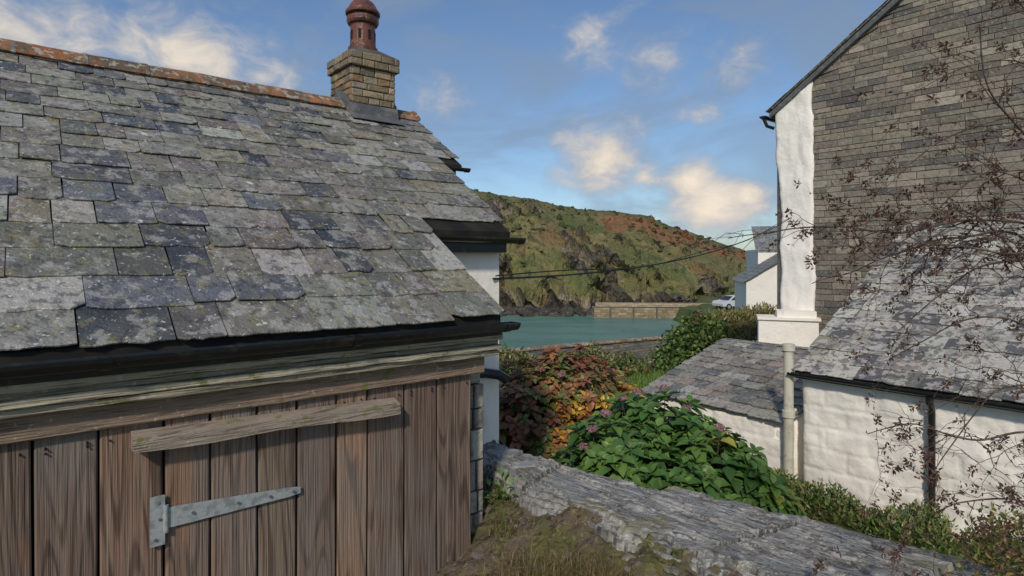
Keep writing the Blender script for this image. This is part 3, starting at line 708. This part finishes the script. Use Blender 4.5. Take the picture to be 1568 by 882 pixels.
# ================================================================= VEGETATION
def leaf(mb,p,d,n,ln,w,col,fold=.25,droop=.25):
    d=d.normalized(); s=d.cross(n)
    if s.length<1e-3: s=d.orthogonal()
    s.normalize(); n=s.cross(d).normalized()
    dn=-n*droop*ln
    m1=p+d*ln*.35+dn*.1; m2=p+d*ln*.7+dn*.45; t=p+d*ln+dn
    up=n*w*fold
    vs=[p,m1-s*w*.5+up,m1,m1+s*w*.5+up,m2-s*w*.40+up,m2,m2+s*w*.40+up,t]
    mb.add(vs,[(0,2,1),(0,3,2),(1,2,5,4),(2,3,6,5),(4,5,7),(5,6,7)],col)
def rv():
    while True:
        v=Vector((R.uniform(-1,1),R.uniform(-1,1),R.uniform(-1,1)))
        if .1<v.length<1: return v.normalized()
def hydrangea(name,lumps,nros,ll,palf,stems=True,zmin=-2.75,flowers=(),leafmat='leaf',nl=(6,10),core=(.02,.035,.012)):
    par=empty(name); mb=MB(); st=MB()
    tot=sum(l[3]**2 for l in lumps)
    for (x,y,z,r) in lumps:
        c=Vector((x,y,z)); k=int(nros*r*r/tot)
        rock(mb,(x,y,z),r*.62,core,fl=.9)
        for i in range(k):
            d=rv()
            if d.z<-.35: d.z=-d.z*.5; d.normalize()
            if d.y>.5 and R.random()<.5: d.y=-d.y
            inner=R.random()<.3
            rr=r*(R.uniform(.62,.86) if inner else R.uniform(.86,1.08))*(1+.18*mn.noise(d*2.3+c))
            p=c+Vector((d.x*rr,d.y*rr,d.z*rr))
            if p.z<zmin: continue
            if any((p-Vector(o[:3])).length<o[3]*.68 for o in lumps if o[:3]!=(x,y,z)): continue
            ax=(d*.8+Z*.75+rv()*.35).normalized()
            base=(c+Vector((d.x*r*.25,d.y*r*.25,-r*.7)))
            if stems and R.random()<.4: tube(st,[base,base.lerp(p,.6)+Z*.03,p],[.007,.006,.004],n=5,cap=False)
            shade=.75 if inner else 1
            colb=palf(p,d)
            a0=R.uniform(0,6.28); o1=ax.orthogonal().normalized(); o2=ax.cross(o1)
            m=R.randint(*nl)
            for q in range(m):
                ring=q/m; t=a0+q*2.4
                rad=o1*math.cos(t)+o2*math.sin(t)
                tilt=lerp(-.15,.9,ring)+R.uniform(-.15,.15)
                dd=(rad+ax*tilt).normalized(); L=ll*lerp(1.1,.5,ring)*R.uniform(.8,1.15)
                cc=jit(colb if R.random()<.8 else palf(p,d),.25)
                if ring>.7 and nl[1]==10: cc=mixc(cc,(.20,.32,.08),.3)
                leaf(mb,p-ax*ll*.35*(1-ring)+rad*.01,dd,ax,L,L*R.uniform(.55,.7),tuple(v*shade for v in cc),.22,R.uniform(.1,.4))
    mb.build('leaves',M[leafmat],par,True)
    if st.v: st.build('stems',M['bark'],par)
    if flowers:
        fm=MB()
        for (x,y,z,r,col) in flowers:
            c=Vector((x,y,z))
            for i in range(90):
                d=rv(); d.z=abs(d.z)*.7
                p=c+d*r*R.uniform(.75,1.05)
                for k in range(2):
                    leaf(fm,p,(rv()+d*.2),d,.020,.018,jit(mixc(col,(.22,.12,.09),R.random()*.6),.25),.1,.1)
            tube(fm,[c-Z*.25,c],[.004,.004],(.08,.09,.03),n=5,cap=False)
        fm.build('flower_heads',M['dry'],par)
    return par
def pg(p,d):
    r=R.random(); f=sm(1.4,2.5,p.x)*.25
    if r<f: return R.choice([(.38,.36,.06),(.26,.32,.06)])
    if r<f+.3: return (.14,.25,.055)
    return mixc((.055,.14,.034),(.10,.195,.048),R.random())
pk=(.44,.24,.31)
hydrangea('hydrangea_bush',[(.98,5.35,-2.08,.60),(1.38,5.85,-1.98,.66),(1.75,5.35,-2.10,.54),(1.98,5.15,-2.22,.44),(1.3,5.1,-2.15,.5)],1000,.155,pg,
  flowers=[(.86,5.5,-1.43,.045,pk),(1.5,5.9,-1.29,.055,pk),(1.22,5.8,-1.30,.045,pk),(1.62,5.6,-1.42,.045,pk),(.72,5.3,-1.52,.05,pk),(1.05,5.7,-1.34,.045,pk),(1.9,5.5,-1.56,.04,pk),(.62,5.2,-1.64,.04,pk)])
def pb(p,d):
    r=R.random(); y=sm(.35,.8,p.x)*sm(-1.4,-1.85,p.z)
    if r<y*.6: return R.choice([(.72,.46,.06),(.62,.28,.05),(.50,.42,.08)])
    if r<.30: return (.27,.11,.065)
    if r<.48: return (.21,.145,.07)
    if r<.62: return (.36,.15,.065)
    if r<.84: return (.155,.20,.055)
    return (.30,.255,.09)
hydrangea('hydrangea_bush.001',[(.15,7.5,-2.1,.74),(.72,7.9,-1.96,.74),(1.1,8.2,-2.05,.6),(.5,7.2,-2.35,.55),(.95,7.5,-2.4,.45)],1350,.12,pb,nl=(6,9),core=(.05,.035,.02),
  flowers=[(.35,7.4,-1.38,.05,(.34,.16,.13)),(.9,8,-1.22,.05,(.36,.17,.15)),(1.33,7.9,-1.5,.05,(.45,.22,.24)),(.05,7.3,-1.42,.05,(.34,.17,.13)),(.6,7.3,-1.42,.05,(.42,.22,.22))])
def shrub(name,lumps,n,size,pal,mat='leaf',up=.4,w=.5,zs=1,core=True):
    mb=MB(); tot=sum(l[3]**2 for l in lumps)
    for (x,y,z,r) in lumps:
        c=Vector((x,y,z)); k=int(n*r*r/tot)
        for i in range(k):
            d=rv() 
            if d.z<-.3: d.z*=-1
            rr=r*R.uniform(.6,1.04)*(1+.3*mn.noise(d*2.2+c)); p=c+Vector((d.x*rr,d.y*rr,d.z*rr*zs))
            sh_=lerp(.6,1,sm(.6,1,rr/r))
            dd=(rv()+d*.5+Z*up).normalized(); L=size*R.uniform(.6,1.3)
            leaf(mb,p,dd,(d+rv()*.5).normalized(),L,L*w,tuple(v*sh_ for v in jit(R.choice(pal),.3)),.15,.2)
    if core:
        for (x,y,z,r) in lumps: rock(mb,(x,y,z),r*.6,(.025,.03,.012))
    return mb.build(name,M[mat])
gr=[(.08,.14,.03),(.12,.19,.04),(.16,.22,.05),(.05,.09,.02)]
shrub('ivy_hedge',[(4.3,15.5,-2.9,.75),(4.8,16,-2.5,.85),(5.4,17,-2.4,.8),(3.9,14.6,-3.1,.5)],5200,.10,gr,w=.8)
yl=[(.30,.27,.08),(.21,.21,.06),(.40,.33,.13),(.24,.16,.07),(.13,.16,.04)]
shrub('heather_hedge',[(5.9,18,-2.6,.85),(6.7,18.5,-2.4,.75),(7.5,19,-2.35,.75),(8.3,19.5,-2.3,.7),(6.6,17.2,-2.9,.7)],6500,.17,yl,w=.2,up=1.2)
shrub('mixed_shrubs',[(1.5,12,-2.75,.5),(2.2,13.5,-2.8,.6),(.6,12.5,-2.7,.55),(3.0,15,-3.0,.6),(3.4,12.3,-2.75,.3),(1.2,14,-2.9,.7),(2.2,16.5,-3.1,.7),(0,14,-2.9,.8)],7500,.10,gr+yl[:3]+[(.2,.1,.05)],w=.45)
def grass(name,pts,pal,L=(.08,.2),w=.004,mat='dry',lean=.5):
    mb=MB()
    for (p,k) in pts:
        for i in range(k):
            d=rv(); d.z=0; l=R.uniform(*L); b=Vector(p)+Vector((R.gauss(0,.03),R.gauss(0,.03),-.01)); s=Vector((-d.y,d.x,0)).normalized()*w
            ln=R.uniform(.1,1)*lean
            m=b+Z*l*.55+d*l*ln*.35; t=b+Z*l*(1-ln*.35)+d*l*ln
            mb.add([b-s,b+s,m+s*.8,m-s*.8,t],[(0,1,2,3),(3,2,4)],jit(R.choice(pal),.3))
    return mb.build(name,M[mat])
pts=[]
for i in range(640):
    f=R.uniform(.12,.62); b=edge(Ne,f); g=abs(R.gauss(.28,.25))+.04; p=b+Vector((-.72,-.69,0))*g
    if fbm(p.x*2.5,p.y*2.5,9)<-.02: continue
    if p.x<-.1: continue
    pts.append(((p.x,p.y,bankz(p.x,p.y,g)),18))
grass('bank_grass',pts,[(.14,.16,.04),(.19,.17,.06),(.10,.12,.03),(.26,.20,.11),(.14,.09,.05)],(.015,.06),.002,lean=1.2)
pts=[]
for i in range(130):
    x=R.gauss(.40,.20); y=R.gauss(2.78,.12); pts.append(((x,y,-1.58),30))
grass('tussock_grass',pts,[(.22,.18,.07),(.32,.24,.11),(.13,.14,.04),(.18,.11,.06)],(.10,.24),.0018,lean=1.3)
pts=[]
for i in range(1500):
    x=R.uniform(1,4.5); y=R.uniform(9.5,16); pts.append(((x,y,gz(x,y)),9))
grass('lawn_grass',pts,[(.14,.25,.05),(.19,.30,.06),(.11,.19,.04)],(.06,.16),.008,'leaf')
mb=MB()
for i in range(90):
    f=R.uniform(.1,.6); b=edge(Ne,f); g=abs(R.gauss(.15,.3)); p=b+Vector((-.72,-.69,0))*g
    rock(mb,(p.x,p.y,bankz(p.x,p.y,g)-.01),R.uniform(.010,.045),jit((.17,.155,.13),.3),fl=.4)
mb.build('bank_stones',M['stone'])
mb=MB(); c=Vector((-.04,3.62,-1.45))
for i in range(70):
    d=rv(); d.z=abs(d.z)+.2; st=c+Vector((R.gauss(0,.05),R.gauss(0,.04),0)); e=st+d.normalized()*R.uniform(.03,.13)
    leaf(mb,e,(d+Z*.1),Z,R.uniform(.03,.06),.026,jit(R.choice([(.16,.28,.08),(.12,.22,.06),(.22,.32,.12)]),.25),.1,.4); tube(mb,[st,e],.0015,(.12,.18,.05),n=4,cap=False)
mb.build('pennywort_plant',M['leaf'])
lm=[]
for i in range(16):
    t=.1-i*.2; p=Lf(-.25-R.uniform(0,.35),t,0); lm.append((p.x,p.y,-2.72+R.uniform(0,.12),R.uniform(.12,.24)))
shrub('wall_foot_weeds',lm,6500,.055,[(.11,.20,.045),(.16,.26,.055),(.24,.27,.09),(.08,.14,.035),(.26,.20,.09)],w=.36,up=.9,core=False)
shrub('yellowing_shrub',[(1.72,2.15,-1.33,.18),(2.0,2.3,-1.28,.19),(2.25,2.5,-1.30,.22),(1.5,1.95,-1.40,.13),(2.4,2.8,-1.45,.28),(2.1,2.05,-1.25,.2)],3000,.032,[(.30,.28,.07),(.19,.22,.055),(.42,.31,.10),(.20,.10,.06),(.11,.15,.04)],w=.45,up=.6,core=False)
# ================================================================= BARE SHRUB
bs=empty('bare_shrub'); cu=bpy.data.curves.new('branches','CURVE'); cu.dimensions='3D'; cu.bevel_depth=1; cu.bevel_resolution=0; cu.resolution_u=1
lm_=MB()
def spl(pts,rs):
    s=cu.splines.new('POLY'); s.points.add(len(pts)-1)
    for i,(p,r) in enumerate(zip(pts,rs)): s.points[i].co=(*p,1); s.points[i].radius=r
dc_=[(.12,.062,.048),(.09,.052,.04),(.15,.09,.065),(.25,.185,.13),(.06,.04,.033)]
def seed(p,d,L):
    k=int(L/.0028)
    for i in range(k):
        f=i/k; q=p+d*L*f; w=.016*math.sin(math.pi*min(1,f*.9+.12))+.003
        v=rv(); leaf(lm_,q+v*w*.3,v+d*.4,rv(),w*.9+.004,w*.45,jit(R.choice(dc_[:3]),.3),.2,.2)
def crv(a,b,n,wob):
    out=[];k=R.uniform(0,99)
    for i in range(n+1):
        f=i/n; p=a.lerp(b,f); e=math.sin(math.pi*f)
        out.append(p+Vector((mn.noise(Vector((f*2.5,k,0))),mn.noise(Vector((f*2.5,k,9))),mn.noise(Vector((f*2.5,k,5)))))*wob*(.3+e))
    return out
def twig(a,d,L,r,lev):
    b=a+d.normalized()*L+Vector((0,0,-.12*L if lev>1 else .0)); n=max(3,int(L/.03)); P=crv(a,b,n,L*.16)
    spl(P,[lerp(r,r*.45,i/n) for i in range(n+1)])
    dd=(P[-1]-P[-2]).normalized()
    x=R.random()
    if x<.28: seed(P[-1]-dd*.01,(dd+Vector((0,0,-.5))).normalized(),R.uniform(.03,.085))
    for i in range(1,n+1):
        if R.random()<.26:
            for k in range(R.randint(1,2)):
                v=(rv()*.9+dd*.6+Vector((0,0,-.35))); l=R.uniform(.008,.021); leaf(lm_,P[i],v,rv(),l,l*R.uniform(.3,.5),jit(R.choice(dc_),.3),.3,.5)
        if lev<3 and R.random()<.30:
            v=rv()*.75+dd*.75+Vector((0,0,.12)); twig(P[i],v,L*R.uniform(.3,.65),r*.6,lev+1)
def stem(path,r0,r1):
    pts=[Vector(p) for p in path]; P=[]
    for a,b,c,d in zip([pts[0]]+pts[:-2],pts[:-1],pts[1:],pts[2:]+[pts[-1]]):
        for i in range(10):
            t=i/10; P.append(.5*((2*b)+(c-a)*t+(2*a-5*b+4*c-d)*t*t+(3*b-a-3*c+d)*t**3))
    P.append(pts[-1]); n=len(P)
    P=[p+Vector((0,mn.noise(p*3)*.03,mn.noise(p*5+Vector((3,3,3)))*.02)) for p in P]
    spl(P,[lerp(r0,r1,i/n) for i in range(n)])
    for i in range(n//6,n):
        if R.random()<.42:
            dd=(P[min(i+1,n-1)]-P[i-1]).normalized()
            twig(P[i],rv()*.9+dd*.7+Vector((0,0,.05)),R.uniform(.08,.34),lerp(r0,r1,i/n)*.55,1)
        if R.random()<.3:
            l=R.uniform(.010,.022); leaf(lm_,P[i],rv()+Vector((0,0,-.5)),rv(),l,l*.4,jit(R.choice(dc_),.3),.3,.4)
root=(2.75,2.5,-1.5)
stem([root,(2.6,2.5,-.6),(2.3,2.5,.02),(1.95,2.45,.16),(1.55,2.45,.11),(1.2,2.5,.13),(.92,2.55,.09)],.010,.002)
stem([root,(2.55,2.7,-.5),(2.35,2.7,.05),(2.0,2.7,.10),(1.6,2.65,-.02),(1.3,2.6,-.12)],.009,.002)
stem([root,(2.6,2.4,-.3),(2.35,2.4,.3),(2.05,2.4,.55),(1.8,2.45,.50),(1.6,2.5,.33)],.009,.002)
stem([root,(2.6,2.6,0),(2.4,2.6,.6),(2.2,2.6,.85),(1.95,2.6,.82),(1.75,2.6,.72)],.007,.0017)
stem([root,(2.75,2.6,.2),(2.5,2.7,.9),(2.2,2.7,1.2),(2.0,2.7,1.15)],.007,.0017)
stem([root,(2.5,2.3,-.9),(2.2,2.3,-.45),(1.95,2.3,-.25),(1.7,2.3,-.25),(1.5,2.35,-.38)],.008,.0018)
stem([root,(2.5,2.4,-1.0),(2.2,2.4,-.72),(1.85,2.4,-.72),(1.6,2.4,-.66),(1.42,2.4,-.7)],.007,.0016)
stem([root,(2.4,2.4,-1.2),(2.1,2.4,-.98),(1.8,2.4,-.98),(1.55,2.4,-1.08)],.006,.0016)
stem([root,(2.3,2.2,-1.35),(1.95,2.15,-1.12),(1.6,2.1,-1.12),(1.35,2.1,-1.2),(1.2,2.1,-1.27)],.006,.0016)
stem([root,(2.35,2.35,-.2),(2.1,2.35,.22),(1.9,2.35,.33),(1.7,2.35,.22),(1.5,2.4,.0)],.007,.0016)
stem([root,(2.5,2.5,-.4),(2.25,2.5,-.05),(2.0,2.5,-.02),(1.8,2.5,-.12),(1.62,2.5,-.3)],.008,.0016)
stem([root,(2.5,2.3,-.5),(2.2,2.3,.1),(1.95,2.25,.42),(1.75,2.2,.62),(1.7,2.2,.85)],.008,.0016)
stem([root,(2.4,2.3,-.8),(2.05,2.3,-.2),(1.85,2.3,.1),(1.65,2.3,.18),(1.45,2.3,.10)],.008,.0016)
stem([root,(2.45,2.3,-1.0),(2.1,2.3,-.55),(1.9,2.3,-.5),(1.75,2.3,-.62),(1.6,2.3,-.85)],.006,.0015)
stem([root,(2.4,2.2,-.3),(2.1,2.2,.0),(1.8,2.2,.02),(1.5,2.25,.06),(1.25,2.3,-.02)],.008,.0016)
o=bpy.data.objects.new('branches',cu); sc.collection.objects.link(o); o.parent=bs; cu.materials.append(M['bark'])
lm_.build('dry_leaves_and_seeds',M['dry'],bs)
# ================================================================= CABLE
mb=MB(); a=H(.60,.88,-.15); b=G(-.08,1.9,.72); P=[]
for i in range(41):
    f=i/40; p=a.lerp(b,f); p.z-=.23*4*f*(1-f); P.append(p)
tube(mb,P,.0075,n=6)
tube(mb,[p+Vector((.02,0,.022+.02*math.sin(i*.4))) for i,p in enumerate(P)],.005,n=6)
mb.build('power_cable',M['cable'])
# ================================================================= CAR
car=empty('parked_car'); CO=Vector((23.6,64,-5.40)); ca=math.radians(20); CA=Vector((math.cos(ca),math.sin(ca),0)); CB=Vector((-math.sin(ca),math.cos(ca),0))
def carP(x,y,z): return CO+CA*x+CB*y+Z*z
side=[(-2.05,.35),(-2.1,.6),(-2.0,.85),(-1.2,.95),(-.55,1.38),(.9,1.42),(1.55,1.30),(1.95,.98),(2.05,.7),(2.05,.35)]
mb=MB(); n=len(side); vs=[]
for y,ins in ((-.85,0),(-.80,1),(.80,1),(.85,0)):
    for x,z in side:
        k=.16 if (z>1.0) else 0
        yy=y if z<1 else y*(1-k)
        vs.append(carP(x,yy,z if ins==1 or z<.9 else z-.02))
fs=[(k*n+j,k*n+(j+1)%n,(k+1)*n+(j+1)%n,(k+1)*n+j) for k in range(3) for j in range(n)]+[tuple(range(n)),tuple(range(4*n-1,3*n-1,-1))]
mb.add(vs,fs); M['carpaint']=surf('silver_paint',(.62,.63,.64),[dict(s=3,lo=.4,hi=.7,c=(.55,.56,.58))],(),rough=.25,spec=.6)
mb.build('body',M['carpaint'],car)
M['glass']=surf('window_glass',(.02,.025,.03),[dict(s=2,lo=.4,hi=.7,c=(.03,.035,.04))],(),rough=.08,spec=.6)
mb=MB()
for sg in (-1,1):
    vs=[carP(x,sg*(.862 if z<1.0 else .735),z) for x,z in [(-1.05,.97),(-.5,1.33),(.3,1.36),(.3,.97)]]; mb.add(vs,[(0,1,2,3)])
    vs=[carP(x,sg*(.862 if z<1.0 else .735),z) for x,z in [(.38,.97),(.38,1.36),(.95,1.36),(1.6,1.0)]]; mb.add(vs,[(0,1,2,3)])
vs=[carP(-1.2,y,.975) for y in (-.7,.7)]+[carP(-.6,y,1.36) for y in (.6,-.6)]; mb.add([v+Z*.01-CA*.02 for v in vs],[(0,1,2,3)])
vs=[carP(1.92,y,1.02) for y in (-.7,.7)]+[carP(1.55,y,1.30) for y in (.6,-.6)]; mb.add([v+Z*.01+CA*.02 for v in vs],[(0,1,2,3)])
mb.build('windows',M['glass'],car)
mb=MB()
for x in (-1.3,1.3):
    for y in (-.88,.7): tube(mb,[carP(x,y,.32),carP(x,y+.18,.32)],.32,n=18)
M['tyre']=surf('tyre_rubber',(.02,.02,.02),[dict(s=9,lo=.4,hi=.7,c=(.03,.03,.03))],(),rough=.8)
mb.build('wheels',M['tyre'],car)
mb=MB()
for x in (-1.3,1.3):
    for y in (-.89,.87): tube(mb,[carP(x,y,.32),carP(x,y+.02,.32)],.19,n=12)
mb.build('hubs',M['galv'],car)
mb=MB(); nx_=24; vs=[]
for i in range(nx_+1):
    for j in range(13):
        x=lerp(18.6,36,i/nx_); y=lerp(59,70,j/12); e=min(i,nx_-i,j,12-j)
        vs.append((x,y,-5.402 if e>1 else (-5.6 if e==1 else -7.2)))
mb.add(vs,[(i*13+j,(i+1)*13+j,(i+1)*13+j+1,i*13+j+1) for i in range(nx_) for j in range(12)])
mb.build('parking_ground',M['ground'])
# ================================================================= LIGHT, WORLD, CAMERA
sv=Vector((-.17,-.79,.60)).normalized()
sd=bpy.data.lights.new('sun','SUN'); sd.energy=2.6; sd.angle=math.radians(4); sd.color=(1,.90,.77)
so=bpy.data.objects.new('sun',sd); sc.collection.objects.link(so); so.rotation_euler=sv.to_track_quat('Z','Y').to_euler()
w=bpy.data.worlds.new('World'); sc.world=w; w.use_nodes=True; nt=w.node_tree; nt.nodes.clear(); N=nt.nodes.new; Lk=nt.links.new
out=N('ShaderNodeOutputWorld'); bg=N('ShaderNodeBackground'); bg.inputs[1].default_value=.11; Lk(bg.outputs[0],out.inputs[0])
sky=N('ShaderNodeTexSky'); sky.sky_type='NISHITA'; sky.sun_disc=False; sky.sun_elevation=math.asin(sv.z); sky.sun_rotation=math.atan2(sv.x,sv.y)
sky.air_density=1.0; sky.dust_density=.7; sky.ozone_density=2.3
tc=N('ShaderNodeTexCoord'); dv=tc.outputs['Generated']
def math_(op,a,b=None,clamp=False):
    m=N('ShaderNodeMath'); m.operation=op; m.use_clamp=clamp
    for i,v in enumerate((a,b)):
        if v is None: continue
        if isinstance(v,(int,float)): m.inputs[i].default_value=v
        else: Lk(v,m.inputs[i])
    return m.outputs[0]
def blob(x,z,r,st,g):
    c=Vector((x,1,z)).normalized()
    s=N('ShaderNodeVectorMath'); s.operation='SUBTRACT'; Lk(dv,s.inputs[0]); s.inputs[1].default_value=c
    m=N('ShaderNodeVectorMath'); m.operation='MULTIPLY'; Lk(s.outputs[0],m.inputs[0]); m.inputs[1].default_value=(1,1,st)
    l=N('ShaderNodeVectorMath'); l.operation='LENGTH'; Lk(m.outputs[0],l.inputs[0])
    q=math_('SUBTRACT',1,math_('DIVIDE',l.outputs['Value'],r),True)
    return math_('MULTIPLY',q,g)
def wn(scale,st,det,off=(0,0,0),dist=0):
    mp=N('ShaderNodeMapping'); Lk(dv,mp.inputs[0]); mp.inputs['Scale'].default_value=st; mp.inputs['Location'].default_value=off
    t=N('ShaderNodeTexNoise'); t.inputs['Scale'].default_value=scale; t.inputs['Detail'].default_value=det; t.inputs['Roughness'].default_value=.6; t.inputs['Distortion'].default_value=dist
    Lk(mp.outputs[0],t.inputs['Vector']); return t.outputs['Fac']
n1=wn(5,(1,1,2.0),4,(1.3,0,.4),.4); n2=wn(15,(1,1,1.5),5,(4,2,1),.4); n3=wn(3.2,(1,1,2.6),4,(7,3,2),.8)
puffs=[(.335,.085,.12,1.2,.64),(.30,.13,.09,1.1,.56),(.15,.165,.13,1.1,.60),(.22,.14,.08,1.3,.44),(.39,.10,.08,1.3,.52),(-.55,.33,.24,2.0,.46),(-.80,.36,.24,1.9,.48),(.14,.37,.14,1.2,.40),(.24,.33,.14,1.4,.38),(.36,.31,.14,1.6,.37),(-.12,.26,.11,1.7,.35),(.32,.24,.10,1.8,.32),(-.42,.30,.14,1.9,.38)]
acc=None
for p in puffs:
    b=blob(*p); acc=b if acc is None else math_('MAXIMUM',acc,b)
nn=math_('ADD',math_('MULTIPLY',n1,.42),math_('MULTIPLY',n2,.58))
den=math_('ADD',nn,acc)
mr=N('ShaderNodeMapRange'); mr.interpolation_type='SMOOTHSTEP'; mr.inputs[1].default_value=.64; mr.inputs[2].default_value=.98; Lk(den,mr.inputs[0])
thin=N('ShaderNodeMapRange'); thin.interpolation_type='SMOOTHSTEP'; thin.inputs[1].default_value=.40; thin.inputs[2].default_value=.66; thin.inputs[3].default_value=.05; thin.inputs[4].default_value=.62; Lk(n3,thin.inputs[0])
blu=N('ShaderNodeMix'); blu.data_type='RGBA'; blu.blend_type='MULTIPLY'; blu.inputs['Factor'].default_value=1; Lk(sky.outputs[0],blu.inputs['A']); blu.inputs['B'].default_value=(.82,.92,1.02,1)
m1=N('ShaderNodeMix'); m1.data_type='RGBA'; Lk(thin.outputs[0],m1.inputs['Factor']); Lk(blu.outputs['Result'],m1.inputs['A']); m1.inputs['B'].default_value=(2.1,2.75,3.7,1)
cc=N('ShaderNodeMix'); cc.data_type='RGBA'; cc.inputs['A'].default_value=(3.2,3.6,4.3,1); cc.inputs['B'].default_value=(8.2,7.1,5.8,1)
m3=N('ShaderNodeMapRange'); m3.inputs[1].default_value=.74; m3.inputs[2].default_value=1.10; Lk(den,m3.inputs[0]); Lk(m3.outputs[0],cc.inputs['Factor'])
m2=N('ShaderNodeMix'); m2.data_type='RGBA'; Lk(mr.outputs[0],m2.inputs['Factor']); Lk(m1.outputs['Result'],m2.inputs['A']); Lk(cc.outputs['Result'],m2.inputs['B'])
Lk(m2.outputs['Result'],bg.inputs[0])
cd=bpy.data.cameras.new('camera'); cd.sensor_width=36; cd.lens=21.12; cd.shift_y=-.0293; cd.clip_start=.05; cd.clip_end=9000
co=bpy.data.objects.new('camera',cd); sc.collection.objects.link(co); co.location=(0,0,0); co.rotation_euler=(math.radians(90),0,0); sc.camera=co
